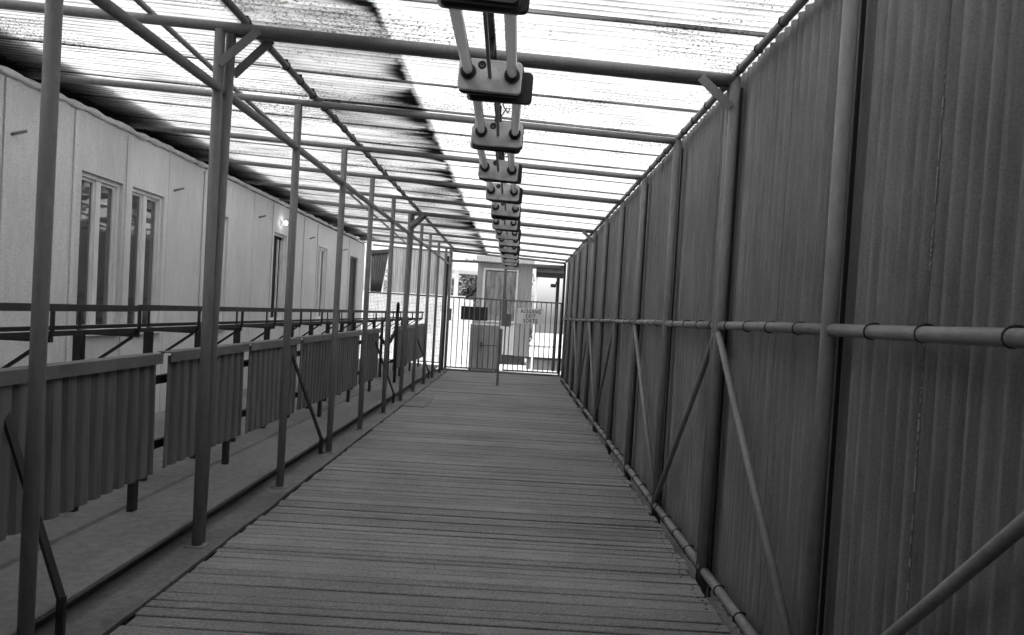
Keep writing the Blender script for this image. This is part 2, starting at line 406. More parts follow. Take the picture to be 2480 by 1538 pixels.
# ------------------------------------------------------------------ right-hand corrugated wall
wall = thing('corrugated_wall', 'tall dark corrugated sheet wall hooked to horizontal pipe rails', 'wall', (XR, Y0, 0))
def wput(o): o.location = (-XR, -Y0, 0); return o
ribs = [.3]
while ribs[-1] < 22.4: ribs.append(ribs[-1]+rnd.choice((.075, .085, .095, .1, .11, .12)))
amps = [rnd.uniform(.02, .027) for _ in ribs]
i = 0
while i < len(ribs)-2:
    j = min(i+9, len(ribs)-1); b = B(); cols = []
    for k in range(i, j):
        for q in range(8):
            f = q/8; sh = 2*(.5+.5*math.cos(2*math.pi*f))**1.3-1
            cols.append((ribs[k]+(ribs[k+1]-ribs[k])*f, amps[k]*sh))
    cols.append((ribs[j], amps[j]))
    zs = [-.12, .4, .9, 1.4, 1.9, 2.4, 2.85, 3.262]
    off = .0015*((i//8) % 2); tilt = 0; ph = 1.0
    for z in zs:
        for (yy, dx) in cols: b.v.append((1.394-dx-off+tilt*z*.5+.003*math.sin(z*2.3+ph), yy+.002*math.sin(z*3+ph), z))
    m_ = len(cols)
    for a in range(len(zs)-1):
        for c in range(m_-1): b.f.append((a*m_+c, (a+1)*m_+c, (a+1)*m_+c+1, a*m_+c+1))
    wput(b.obj('sheet', 'wall_sheet', wall, True)); i += 8
for k in KS:
    yk = Y0+SP*k; top = beam_z(XR)+.01
    b = B().path([(XR+rnd.uniform(-.004, .004), yk, -.15), (XR+rnd.uniform(-.006, .006), yk, top)], .033, 14)
    wput(b.obj('post', 'wall_post', wall, True))
    wput(B().box(1.33, 1.345, yk-.044, yk-.031, -.12, 3.12).obj('post_shadow_strip', 'black', wall))  # black strip drawn in place of the shadow between post and wall
    if k % 5 == 0:
        wput(B().path([(XR, yk+.09, -.15), (XR, yk+.09, top)], .03, 12).obj('post', 'wall_post', wall, True))
        wput(B().bar((XR-.03, yk-.037, 3.0), (XR-.23, yk-.037, beam_z(XR-.23)-.02), .055, .008, (0, 1, 0)).obj('knee_brace', 'steel_paint', wall))
for z, r in ((.036, .03), (1.622, .026), (beam_z(XR)+.035, .024)):
    for k in range(-2, 10):
        ya_, yb_ = Y0+SP*k+.03, Y0+SP*(k+1)-.03
        yb_ = min(yb_, 22.3)
        wput(B().path([(XR, ya_, z), (XR+rnd.uniform(-.003, .003), (ya_+yb_)/2, z+rnd.uniform(-.004, .004)), (XR, yb_, z)], r, 12).obj('rail', 'rail_paint', wall, True))
    hk = B().ring((0, 0, 0), (0, 1, 0), r+.002, .0045, 12, 5)
    hk.path([(0, 0, r+.004), (.02, .0, r+.003), (.035, 0, r-.006)], .005, 6)
    hm = hk.mesh('hook', 'steel_dark', True); yy = 1.3
    while yy < 22.2:
        if abs(((yy-Y0+SP/2) % SP)-SP/2) > .06: put('hook', hm, wall, (0, yy-Y0, z), (0, 0, 0))
        yy += .41+rnd.uniform(-.06, .06)
for a, c in ((-2, -1), (0, -1), (0, 1), (2, 1), (3, 4), (5, 4), (5, 6), (7, 6), (8, 9)):
    ya_, yb_ = Y0+SP*a, Y0+SP*c; s_ = 1 if yb_ > ya_ else -1
    lo = .055 if a == -2 else 0
    b = B().path([(XR-.012, ya_+s_*.035, 1.57-lo), (XR-.01, (ya_+yb_)/2, .83-lo), (XR-.008, yb_-s_*.045, .11-lo)], .021, 12)
    wput(b.obj('diagonal_brace', 'rail_paint', wall, True))

# runs of old white paint on two ribs
for y_t, za, zb, nfl, gap_ in ((2.66, .6, 2.5, 120, 0.9), (4.02, .05, 1.15, 60, 1.2)):
    k = min(range(len(ribs)), key=lambda q: abs(ribs[q]-y_t)); fk = B()
    for q in range(nfl):
        z = za+(zb-za)*q/nfl
        if rnd.random() < gap_*.5: continue
        h_ = (zb-za)/nfl*rnd.uniform(.4, 1.6); wd_ = max(.0012, .0045+.004*noise.noise((z*2.5, k, 3)))*rnd.uniform(.5, 1)
        x_ = 1.394-amps[k]-.0015+.003*math.sin(z*2.3+1.0)
        fk.box(x_-.0025, x_+.001, ribs[k]-wd_, ribs[k]+wd_*.6, z, z+h_)
    tag(wput(fk.obj('paint_run', 'old_paint', wall)), kind='stuff')
# ------------------------------------------------------------------ barrack
BX = -4.3
bar = thing('barrack', 'long pale panelled barrack with tall narrow windows behind the cable tray', 'building', (BX, 10, .2))
def bput(o): o.location = (-BX, -10, -.2); return o
wins = {7.74: (8.55, 1.2, 2.79), 8.77: (9.56, 1.2, 2.8), 10.86: (11.68, 1.2, 2.82), 13.88: (14.65, 1.3, 2.85), 16.98: (17.78, 1.3, 2.88), 20.2: (21.15, .22, 2.93)}
joints = [.33, 1.36, 2.4, 3.43, 4.47, 5.52, 6.58, 7.61, 8.63, 9.66, 10.74, 11.8, 12.77, 13.77, 14.76, 15.77, 16.84, 17.89, 18.95, 20.02, 21.3, 22.05]
bput(B().box(-9, BX-.12, .34, 22.05, -.19, 3.36).obj('core_wall', 'black', bar))
for a, c in zip(joints[:-1], joints[1:]):
    w_ = [(s_, e) for s_, e in wins.items() if s_ > a-.05 and e[0] < c+.05]
    b = B(); x0, x1 = BX-.05, BX+rnd.uniform(-.003, .003); a_, c_ = a+.004, c-.004
    if w_:
        s_, (e, zb, zt) = w_[0]
        if zb > .5: b.box(x0, x1, a_, c_, -.19, zb)
        b.box(x0, x1, a_, c_, zt, 3.36)
        lo = zb if zb > .5 else -.19
        b.box(x0, x1, a_, s_, lo+.0005, zt-.0005); b.box(x0, x1, e, c_, lo+.0005, zt-.0005)
    else:
        b.box(x0, x1, a_, c_, -.19, 3.36)
    bput(b.obj('panel', 'panel_paint', bar))
    if w_ or rnd.random() < .3:
        bput(B().box(BX+.006, BX+.016, a-.03, a+.03, .2, 3.33).obj('batten', 'panel_paint', bar))
for i, (s_, (e, zb, zt)) in enumerate(wins.items()):
    x = BX-.055
    door = zb < .5
    fr = B()
    fw = .045
    for q in ((s_, s_+fw, zb, zt), (e-fw, e, zb, zt), (s_+fw, e-fw, zt-fw, zt), (s_+fw, e-fw, zb, zb+fw)): fr.box(x-.04, x+.02, q[0], q[1], q[2], q[3])
    name = 'door' if door else 'window'
    fo = bput(fr.obj(name, 'frame_paint' if not door else 'kiosk_paint', bar, bevel=.004))
    mid = (s_+e)/2
    if i == 3:
        B().box(x-.06, x-.05, s_+fw, e-fw, zb+fw, zt-fw).obj('pane', 'black', fo)
        sf = B()
        for u in ((mid+.1, mid+.14), (e-fw-.05, e-fw-.01)): sf.box(x-.045, x-.02, u[0], u[1], zb+fw, zt-fw-.05)
        sf.obj('sash', 'frame_paint', fo)
        B().box(x-.02, BX+.05, s_-.03, e+.03, zb-.03, zb-.004).obj('sill', 'frame_paint', fo)
    elif door:
        B().box(x-.05, x-.02, s_+fw, e-fw, zb+fw, zt-fw).obj('leaf', 'sign_dark', fo)
        B().box(x-.02, x+.03, e-fw-.12, e-fw-.1, 1.15, 1.28).obj('handle', 'steel_paint', fo)
    else:
        B().box(x-.035, x+.012, mid-.045, mid+.045, zb+fw, zt-fw).obj('mullion', 'frame_paint', fo, bevel=.006)
        for (ya_, yb_) in ((s_+fw, mid-.045), (mid+.045, e-fw)):
            sf = B(); q = .03; za, zc = zb+fw, zt-fw
            for u in ((ya_, ya_+q, za, zc), (yb_-q, yb_, za, zc), (ya_+q, yb_-q, zc-q, zc), (ya_+q, yb_-q, za, za+q)): sf.box(x-.035, x-.008, u[0]+.001, u[1]-.001, u[2]+.001, u[3]-.001)
            sf.obj('sash', 'frame_paint', fo)
            B().box(x-.03, x-.024, ya_+q-.005, yb_-q+.005, za+q-.005, zc-q+.005).obj('pane', 'pane', fo)
        B().box(x-.02, BX+.05, s_-.03, e+.03, zb-.03, zb-.004).obj('sill', 'frame_paint', fo)
# lumpy flashing along the eave
b = B(); pts = []; rs = []; yy = .34
while yy < 22.05:
    pts.append((BX+.012+noise.noise((yy*4, 1, 1))*.012, yy, 3.375+noise.noise((yy*3, 7, 2))*.014+.0035*(yy-6))); rs.append(.032+.02*noise.noise((yy*6, 2, 8))); yy += .06
bput(b.path(pts, rs, 8).obj('eave_flashing', 'frame_paint', bar, True))
bput(B().box(-9, BX-.02, .34, 22.05, 3.362, 3.40).obj('roof', 'tar', bar))
bput(B().box(-4.75, -4.55, .34, 22.05, 3.402, 3.74).obj('fascia_board', 'tar', bar))
b = B(); q = 120
for i in range(q+1):
    yy = .34+21.76*i/q; xe = -4.06+noise.noise((yy*1.1, 5, 5))*.05
    b.v += [(xe, yy, roof_z(xe)+.12), (xe, yy, roof_z(xe)+.15), (-9, yy, roof_z(-4.5)+.2), (-9, yy, roof_z(-4.5)+.17)]
for i in range(q):
    for j in range(4): b.f.append((i*4+j, i*4+(j+1) % 4, (i+1)*4+(j+1) % 4, (i+1)*4+j))
b.f += [(0, 1, 2, 3), (q*4+3, q*4+2, q*4+1, q*4)]
bput(b.obj('roof_overhang', 'tar', bar))
for yy, zz in ((6.65, 2.88), (9.8, 2.91), (13.0, 2.98), (16.2, 2.95), (19.35, 2.98)):
    bput(B().path([(BX-.02, yy, zz), (BX+.1, yy+.06, zz+.05)], .013, 10).obj('drain_spout', 'steel_paint', bar, True))
lm = thing('wall_lamp', 'small glowing bulb lamp on the barrack wall above a dark window', 'lamp', (BX+.006, 14.25, 3.05))
B().box(0, .015, -.04, .04, -.04, .04).obj('backplate', 'lamp_plate', lm)
B().path([(.01, 0, 0), (.05, 0, 0)], .018, 10).obj('holder', 'lamp_plate', lm, True)
B().path([(.045, 0, 0), (.055, 0, 0), (.07, 0, 0), (.09, 0, 0), (.1, 0, 0), (.106, 0, 0)], [.014, .025, .034, .034, .024, .006], 12).obj('globe', 'bulb', lm, True)

# unseen enclosure added round and behind the camera to cut light from there
hl = thing('light_block_hall', 'unseen dark hall added behind the camera to block light', 'building', (-1.5, -3, -.19))
for nm, q in (('ceiling', (-7.5, 3.2, -3, 3.2, 3.65, 3.9)), ('side_wall', (3.0, 3.2, -3, 3.2, 0, 3.648)), ('side_wall', (-7.5, -7.3, -3, 3.2, 0, 3.648)), ('back_wall', (-7.298, 2.998, -3, -2.8, 0, 3.648)),
              ('front_wall', (2.95, 2.998, 3.0, 3.2, 0, 3.648)), ('front_wall', (-7.298, -2.95, 3.0, 3.2, 0, 3.648))):
    B().box(*q).obj(nm, 'hall_wall', hl)
# ------------------------------------------------------------------ cable tray
TX = -2.85
tray = thing('cable_tray', 'low black steel cable tray on posts running along the barrack', 'cable tray', (TX, 5.18, .13))
def tput(o): o.location = (-TX, -5.18, -.13); return o
TY = [5.18+.98*k for k in range(-4, 17)]
def tz(yy): return .004*(yy-5)
for i, yy in enumerate(TY):
    d = tz(yy)
    tput(B().box(TX-.028, TX+.028, yy-.03, yy+.03, .1, 1.325+d).obj('post', 'steel_dark', tray, bevel=.006))
    br = tput(B().box(TX-.03, TX+.37, yy+.02, yy+.055, 1.326+d, 1.356+d).obj('bracket', 'steel_dark', tray))
    B().bar((TX+.05, yy+.037, 1.12+d), (TX+.33, yy+.037, 1.326+d), .018, .018).obj('strut', 'steel_dark', br)
    B().path([(TX+.35, yy+.037, 1.345+d), (TX+.372, yy+.037, 1.37+d), (TX+.372, yy+.037, 1.53+d)], .013, 8).obj('upright', 'steel_dark', br, True)
    B().box(TX-.03, TX-.015, yy+.03, yy+.045, 1.357+d, 1.5+d).obj('upright', 'steel_dark', br)
for a, c in zip(TY[::4], list(TY[4::4])+[TY[-1]+.3]):
    if c <= a: continue
    o_ = rnd.uniform(-.006, .006)
    for x, za, zb, wd in ((TX+.36, 1.50, 1.54, .01), (TX+.352, 1.357, 1.385, .02), (TX-.03, 1.357, 1.382, .03)):
        b = B(); b.bar((x+(.02 if za == 1.50 else 0), a+.005, (za+zb)/2+tz(a)+o_*(za == 1.5)), (x+(.02 if za == 1.50 else 0), c-.005, (za+zb)/2+tz(c)+o_*(za == 1.5)), wd, zb-za)
        tput(b.obj('rail' if za == 1.5 else 'ledge', 'tray_paint' if za == 1.5 else 'steel_dark', tray))

# ------------------------------------------------------------------ guard panels
GX = -2.43
spans = [(1.8, 3.3), (3.42, 5.37), (5.52, 7.1), (7.2, 8.82), (8.93, 10.5), (10.62, 12.3), (12.43, 14.08), (16.1, 17.7), (17.84, 19.4), (19.55, 21.1)]
for i, (a, c) in enumerate(spans):
    a += .015; c -= .01
    cnt = len(spans)-i
    place = f'{ORD[cnt]} from the gate' if cnt > 1 else 'the one next to the gate'
    if i == 6: place = 'holding the hanging chain on its far side'
    if i == 7: place = 'holding the hanging chain on its near side'
    g = thing('guard_panel', f'low corrugated guard panel with flat cap, {place}', 'guard panel', (GX, c, .11), (0, 0, 0), 'guard panels along the platform edge')
    zt = 1.21+.005*(a-3.8); tl = rnd.uniform(-.012, .012); yaw = rnd.uniform(-.012, .012)
    b = B(); per = 8; pt = .152; n_r = round((c-a)/pt); pt = (c-a)/n_r; cols = []
    prof_ = (1, 1, 1, .9, -1, -1.05, -1, .7)
    for k in range(n_r):
        for q in range(per): cols.append((a-c+(k+q/per)*pt, prof_[q]*.0145))
    cols.append((0, .0145))
    zs = [.29+rnd.uniform(-.01, .01), .6, .9, zt-.03-.11]
    for z in zs:
        for (yy, dx) in cols: b.v.append((dx+tl*(z-.6)+yaw*yy+.003*math.sin(yy*5+z*3), yy, z+0))
    m_ = len(cols)
    for p_ in range(3):
        for q in range(m_-1): b.f.append((p_*m_+q, p_*m_+q+1, (p_+1)*m_+q+1, (p_+1)*m_+q))
    so_ = b.obj('sheet', 'guard_sheet', g)
    sm = so_.modifiers.new('thickness', 'SOLIDIFY'); sm.thickness = .005
    zc = zt-.11; s2 = .004*(c-a)
    cp = B(); cp.bar((.045, a-c-.02, zc-.03-s2), (.045, .02, zc-.03), .008, .062); cp.bar((.0, a-c-.02, zc+.005-s2), (.0, .02, zc+.005), .096, .008)
    cp.obj('cap', 'cap_paint', g)
    for z in (zc-.2, .45): B().box(-.085, -.055, a-c-.1, .06, z-.03, z+.03).obj('rail', 'steel_dark', g)
    B().box(-.13, -.087, -.045, .03, -.01, zc-.03).obj('post', 'steel_dark', g, bevel=.004)
    if i in (0, 3, 6, 8):
        yy = {0: 3.62-c, 3: 8.5-c, 6: 13.56-c, 8: 19.0-c}[i]
        B().bar((-.02, yy+.16, zc-.12), (.405, yy, .07), .034, .022).bar((.405, yy, .085), (.405, yy, -.1), .036, .024).obj('strut', 'steel_dark', g)
# hanging chain across the gap
ch = thing('chain', 'short steel chain hanging across the gap between guard panels', 'chain', (GX+.03, 14.12, 1.12))
lk = B().ring((0, 0, 0), (1, 0, 0), .026, .008, 10, 5); lkm = lk.mesh('link', 'steel_dark', True)
pp = [Vector((0, 1.9*t, -.24*math.sin(math.pi*t)**.9+.18*t)) for t in [i/44 for i in range(45)]]
for i, p in enumerate(pp): put('link', lkm, ch, p, (R(20), 0, R(90)*(i % 2)))
hpst = thing('chain_post', 'thin black post holding the chain end beside the guard panel gap', 'post', (GX+.03, 16.05, .11))
B().path([(0, 0, 0), (0, 0, 1.5)], .03, 10).obj('shaft', 'steel_dark', hpst, True)
B().path([(0, 0, 1.45), (0, 0, 1.62), (0, 0, 1.66)], [.036, .036, .015], 10).obj('head', 'black', hpst, True)

# ------------------------------------------------------------------ twin-tube lamps
LX, LZ, LY0, LSP = -.225, 2.95, 4.53, 1.365
lr = thing('lamp_rail', 'dark steel channel hung under the cross beams above the tube lamps', 'rail', (LX, 2, 3.14))
B().box(-.022, .022, -1, 20.2, -.02, .02).obj('channel', 'steel_dark', lr)
for k in range(-2, 10):
    yk = Y0+SP*k-2
    B().box(-.012, .012, yk-.015, yk+.015, .021, beam_z(LX)-3.14-.03).obj('hanger', 'steel_dark', lr)
def plate_mesh(mt, th, hw, z0, z1):
    b = B(); r = .028; pts = []
    for cx, cz, a0 in ((hw-r, z1-r, 0), (-hw+r, z1-r, 90), (-hw+r, z0+r, 180), (hw-r, z0+r, 270)):
        for q in range(5): a = R(a0+q*22.5); pts.append((cx+r*math.cos(a), cz+r*math.sin(a)))
    m_ = len(pts)
    for yy, s_ in ((-th/2, .96), (-th/2+.006, 1), (th/2-.006, 1), (th/2, .96)):
        for x, z in pts: b.v.append((x*s_, yy, (z-(z0+z1)/2)*s_+(z0+z1)/2))
    for i in range(3):
        for j in range(m_): b.f.append((i*m_+j, (i+1)*m_+j, (i+1)*m_+(j+1) % m_, i*m_+(j+1) % m_))
    b.f += [tuple(range(m_)), tuple(range(3*m_, 4*m_))[::-1]]
    return b.mesh('end_plate', mt)
PL = plate_mesh('lamp_plate', .035, .18, -.1, .08); PD = plate_mesh('socket_rubber', .03, .182, -.104, .08)
TB = B().path([(0, -1.2, 0), (0, -.01, 0)], .025, 14).mesh('tube', 'phosphor_tube', True)
GS = B().path([(0, -1.2, 0), (0, -.02, 0)], .03, 16, cap=False).mesh('glass_sleeve', 'sleeve_glass', True)
sk = B().path([(0, 0, 0), (0, -.012, 0), (0, -.03, 0), (0, -.045, 0)], [.044, .046, .042, .036], 16); SK = sk.mesh('socket', 'socket_rubber', True)
RD = B().path([(0, -1.2, .07), (0, -.02, -.02)], .011, 8).mesh('tie_rod', 'steel_paint', True)
CH = B().box(-.02, .02, -1.22, 0.0, .1, .14).mesh('channel', 'steel_dark')
GL = B().ring((0, -.018, 0), (0, 1, 0), .017, .007, 12, 6).path([(0, -.018, 0), (0, -.024, 0)], .007, 8).mesh('cable_gland', 'socket_rubber', True)
HG = B().box(-.015, .015, -.02, .02, .075, .172).mesh('hanger', 'steel_dark')
NL = 13
for i in range(-1, NL):
    yy = LY0+LSP*i; cnt = NL-i
    lab = f'twin glass tube ceiling lamp, {ORD[cnt]} from the exit gate' if cnt > 1 else 'twin glass tube ceiling lamp hanging closest to the exit gate'
    t = thing('tube_lamp', lab, 'lamp', (LX+.016*math.sin(i*2.1), yy, LZ+.012*math.cos(i*1.7)), (R(rnd.uniform(-.5, .5)), R(2.2+rnd.uniform(-1.2, 1.2)), R(rnd.uniform(-.9, .9))), 'twin tube lamps in a row under the roof')
    put('end_plate', PL, t, (0, 0, 0)); put('end_plate', PL, t, (.01, -1.215, 0))
    put('back_plate', PD, t, (.006, .034, -.004)); put('back_plate', PD, t, (.03, -1.25, -.006))
    for s_ in (-1, 1):
        tb = put('tube', TB, t, (s_*.124, 0, 0)); put('glass_sleeve', GS, tb)
        put('socket', SK, t, (s_*.124, -.0165, 0)); put('socket', SK, t, (s_*.124+.01, -1.198, 0), (0, 0, math.pi))
    put('tie_rod', RD, t, (.0, 0, 0)); put('hanger', HG, t, (0, -.1, 0)); put('hanger', HG, t, (0, -1.1, 0))
    if i % 3 != 0:
        q = rnd.uniform(.02, .06); B().path([(-.04, -.03, .05), (.0, -.07, .08), (.05, -.1, .1+q), (.075, -.08, .17), (.06, -.05, .14), (.035, -.06, .17), (.02, -.1, .19)], .005, 6).obj('cable', 'socket_rubber', t, True)
    put('cable_gland', GL, t, (-.05+.01*(i % 3), 0, .045))

# ------------------------------------------------------------------ gate end
GY = 22.25
gf = thing('gateway', 'pipe gate frame with header bar closing the end of the walkway', 'gateway', (-.37, GY, 0))
def gput(o): o.location = (.37, -GY, 0); return o
gput(B().box(-2.05, -1.97, GY-.04, GY+.04, 0, 3.2).obj('post', 'steel_dark', gf, bevel=.005))
gput(B().path([(XL+.05, GY, 0), (XL+.05, GY, 3.34)], .035, 12).obj('post', 'steel_paint', gf, True))
gput(B().path([(XR-.02, GY, 0), (XR-.02, GY, 3.17)], .035, 12).obj('post', 'steel_dark', gf, True))
gput(B().path([(XL+.06, GY, 3.08), (XR-.02, GY, 3.09)], .032, 12).obj('header', 'steel_paint', gf, True))
gput(B().box(-.41, -.33, GY+.01, GY+.06, 2.09, 3.05).obj('mullion', 'gate_paint', gf))
gput(B().box(-1.97, 1.28, GY-.06, GY+.06, 0.004, .05).obj('threshold', 'steel_plate', gf))
gput(B().path([(XL, GY, 3.36), (XR, GY, beam_z(XR))], .03, 12).obj('cross_beam', 'steel_paint', gf, True))
def leaf(x0, x1, lab, nb):
    g = thing('gate_leaf', lab, 'gate', (x0, GY, .08)); w_ = x1-x0
    B().box(0, w_, -.02, .02, 1.96, 2.0).obj('top_bar', 'gate_paint', g); B().box(0, w_, -.02, .02, .0, .04).obj('bottom_bar', 'gate_paint', g)
    for x in (0, w_-.04): B().box(x, x+.04, -.021, .021, .041, 1.959).obj('stile', 'gate_paint', g)
    bm_ = B().path([(0, 0, .03), (0, 0, 1.97)], .013, 8).mesh('bar', 'gate_paint', True)
    for k in range(1, nb): put('bar', bm_, g, (w_*k/nb+rnd.uniform(-.008, .008), 0, 0))
    return g
g1 = leaf(-1.92, -.43, 'left barred gate leaf, next to the guard panels', 10)
B().box(-.03, .1, -.04, .03, 1.33, 1.66).obj('hinge_box', 'gate_paint', g1)
g2 = leaf(-.31, 1.26, 'right barred gate leaf bearing the white exit sign', 11)
B().box(-.1, .02, -.05, .05, 1.25, 2.0).obj('lock_stile', 'gate_paint', g2)
lb = B().box(.03, .17, -.05, .05, 1.25, 1.6).obj('lock_box', 'gate_paint', g2, bevel=.008)
B().path([(.09, -.06, 1.48), (.09, -.045, 1.48)], .014, 8).obj('keyhole', 'black', lb)
sg = thing('exit_sign', 'white board lettered AUSGANG EXIT SORTE on the right gate leaf', 'sign', (.02, GY-.035, 1.43))
B().box(0, .74, -.006, .006, 0, .44).obj('board', 'sign_white', sg)
def text(body, size, loc, parent, mt, sx=1):
    cu_ = bpy.data.curves.new('lettering', 'FONT'); cu_.body = body; cu_.size = size; cu_.align_x = 'CENTER'; cu_.extrude = .001; cu_.offset = size*.02; cu_.space_character = 1.35
    o = bpy.data.objects.new('tmp', cu_); COL.objects.link(o)
    me = bpy.data.meshes.new_from_object(o.evaluated_get(bpy.context.evaluated_depsgraph_get()))
    bpy.data.objects.remove(o); me.materials.clear(); me.materials.append(MATS[mt])
    o = put('lettering', me, parent, loc, (math.pi/2, 0, 0)); o.scale = (sx, 1, 1); return o
for t_, z, w_ in (('AUSGANG', .305, .56), ('EXIT', .17, .27), ('SORTE', .035, .39)):
    o = text(t_, .1, (.375, -.009, z), sg, 'black')
    o.scale = (w_/o.dimensions.x if o.dimensions.x else 1, 1.55, 1)
ds = thing('reversed_sign', 'dark blank back of a sign fixed behind the left gate leaf', 'sign', (-1.56, GY+.035, 1.45))
B().box(0, .75, -.005, .005, 0, .38).obj('board', 'sign_dark', ds)
B().box(.1, .13, .005, .02, 0, .38).obj('batten', 'sign_dark', ds)
sp_ = thing('stop_post', 'slim steel post with a plate head standing on the planks before the gate', 'post', (-.35, 18.25, .002))
B().box(-.028, .028, -.02, .02, 0, 1.3).obj('shaft', 'gate_paint', sp_, bevel=.004)
B().box(-.05, .06, .021, .06, .55, 1.32).obj('plate', 'cabinet_paint', sp_, bevel=.006)
B().box(-.06, .06, -.05, .05, 0, .008).obj('foot', 'gate_paint', sp_)
B().path([(.02, -.03, .95), (.02, -.05, .93), (.02, -.05, .75), (.02, -.025, .73)], .008, 6).obj('handle', 'black', sp_, True)

# mesh fence and end screen between barrack and gate
mf = thing('mesh_fence', 'wire mesh fence panel with dark top bar between barrack and gate', 'fence', (-3.2, 22.62, .12))
for x in (-1.06, -.02, 1.08): B().box(x-.02, x+.02, -.02, .02, 0, 1.93).obj('post', 'steel_dark', mf)
B().box(-1.08, 1.1, -.022, .022, 1.931, 1.97).obj('top_bar', 'steel_dark', mf); B().box(-1.08, 1.1, -.015, .015, .05, .08).obj('bottom_bar', 'steel_dark', mf)
wm = B()
for i in range(54): x = -1.06+.04*i; wm.box(x-.003, x+.003, -.003, .003, .08, 1.93)
for i in range(46): z = .1+.04*i; wm.box(-1.06, 1.09, .0031, .0085, z-.003, z+.003)
tag(wm.obj('wire_mesh', 'steel_dark', mf), kind='stuff')
gs = thing('end_screen', 'light translucent corrugated screen hanging above the mesh fence', 'screen', (-2.9, 22.95, 2.12))
def vsheet(x0, x1, x0b, x1b, z0, z1, mt, name, parent):
    b = B(); n_r = max(2, round((x1-x0)/.076)); cols = n_r*8
    for i in range(4):
        t = i/3; z = z0+(z1-z0)*t; l, r = x0b+(x0-x0b)*t, x1b+(x1-x1b)*t
        for j in range(cols+1): b.v.append((l+(r-l)*j/cols, .012*math.cos(2*math.pi*j/8), z))
    for i in range(3):
        for j in range(cols): b.f.append((i*(cols+1)+j, i*(cols+1)+j+1, (i+1)*(cols+1)+j+1, (i+1)*(cols+1)+j))
    return b.obj(name, mt, parent, True)
for k in range(4):
    o = vsheet(-.9+.46*k, -.4+.46*k, -.9+.46*k, -.4+.46*k, 0, 1.3-.02*k, 'screen_sheet', 'sheet', gs); o.location.y = .006*(k % 2)
B().path([(-1.35, -.04, 1.33), (.95, -.04, 1.24)], .025, 8).obj('rail', 'steel_paint', gs, True)
hs = thing('hanging_sheet', 'dark tapering corrugated sheet hanging at the barrack corner', 'sheet', (-4.03, 22.86, 2.1))
o = vsheet(-.27, .27, -.22, .1, 0, 1.2, 'guard_sheet', 'sheet', hs); o.modifiers.new('thickness', 'SOLIDIFY').thickness = .004
B().bar((-.3, -.03, 1.12), (.3, -.03, 1.2), .03, .1).obj('batten', 'guard_sheet', hs)

# ------------------------------------------------------------------ beyond the gate
kx0, kx1, KY = -1.4, .47, 27.0
kk = thing('kiosk', 'grey booth with a curtained window standing beyond the gate', 'booth', ((kx0+kx1)/2, KY, -.03))
def kput(o): o.location = (-(kx0+kx1)/2, -KY, .03); return o
wx0, wx1, wz0, wz1 = -1.2, .0, 1.38, 3.22
kput(B().box(kx0, wx0, KY, KY+.06, .28, 3.4).obj('corner_panel', 'kiosk_paint', kk))
kput(B().box(wx1, kx1, KY, KY+.06, .28, 3.4).obj('corner_panel', 'kiosk_paint', kk))
kput(B().box(wx0, wx1, KY, KY+.06, wz1, 3.4).obj('lintel', 'kiosk_paint', kk))
kput(B().box(kx0, kx0+.06, KY+.061, KY+2, .28, 3.4).obj('side_wall', 'kiosk_paint', kk)); kput(B().box(kx1-.06, kx1, KY+.061, KY+2, .28, 3.4).obj('side_wall', 'kiosk_paint', kk))
kput(B().box(kx0+.07, kx1-.07, KY+1.94, KY+2, .28, 3.4).obj('back_wall', 'kiosk_paint', kk))
kput(B().box(kx0-.05, kx1+.05, KY-.12, KY+2.1, 3.401, 3.62).obj('roof', 'kiosk_pale', kk))
bd = B().box(0, .115, 0, .05, 0, 1.06).mesh('board', 'kiosk_pale'); x = wx0
while x < wx1-.1: kput_o = put('board', bd, kk, (x-(kx0+kx1)/2+.002, .004+rnd.uniform(0, .004), .03+.28+.02)); x += .12
kput(B().box(kx0+.1, kx1-.1, KY+.1, KY+1.9, -.03, .27).obj('plinth', 'sign_dark', kk))
wf = B()
for q in ((wx0, wx0+.07, wz0, wz1), (wx1-.07, wx1, wz0, wz1), (wx0+.07, wx1-.07, wz1-.07, wz1), (wx0+.07, wx1-.07, wz0, wz0+.07)): wf.box(q[0], q[1], KY-.02, KY+.05, q[2], q[3])
wfo = kput(wf.obj('window', 'kiosk_pale', kk))
B().box(wx0+.07, wx1-.07, KY+.06, KY+.066, wz0+.07, wz1-.07).obj('pane', 'sleeve_glass', wfo)
cb = B(); nc = 60
for i in range(nc+1):
    x = wx0+.05+(wx1-wx0-.1)*i/nc
    for z in (wz0, 2.3, wz1-.1): cb.v.append((x, KY+.09+.012*math.sin(i*1.1)+.01*math.sin(i*.37), z))
for i in range(nc):
    for q in range(2): cb.f.append((i*3+q, (i+1)*3+q, (i+1)*3+q+1, i*3+q+1))
cb.obj('curtain', 'curtain', wfo, True)
cbn = thing('metal_cabinet', 'grey ribbed metal cabinet standing on the pavement behind the left gate leaf', 'cabinet', (-.9, 23.3, -.03))
B().box(-.43, .45, 0, .5, .04, 1.36).obj('body', 'cabinet_paint', cbn, bevel=.006)
rb = B().box(-.012, .012, -.02, -.001, .06, 1.3).mesh('rib', 'cabinet_paint')
for k in range(7): put('rib', rb, cbn, (-.4+.045*k+.0, 0, 0))
dr = B().box(-.06, .44, -.03, -.001, .06, .74).obj('door', 'cabinet_paint', cbn)
B().box(-.06, .44, -.035, -.0305, .745, .765).obj('slot', 'black', cbn)
for k in range(4): B().box(.02+.11*k, .04+.11*k, -.04, -.031, .1, .68).obj('rib', 'cabinet_paint', dr)
B().box(-.1, -.07, -.045, -.002, .7, .85).obj('handle', 'black', cbn)
for x in (-.4, .4): B().box(x-.03, x+.03, .02, .48, 0, .039).obj('foot', 'black', cbn)
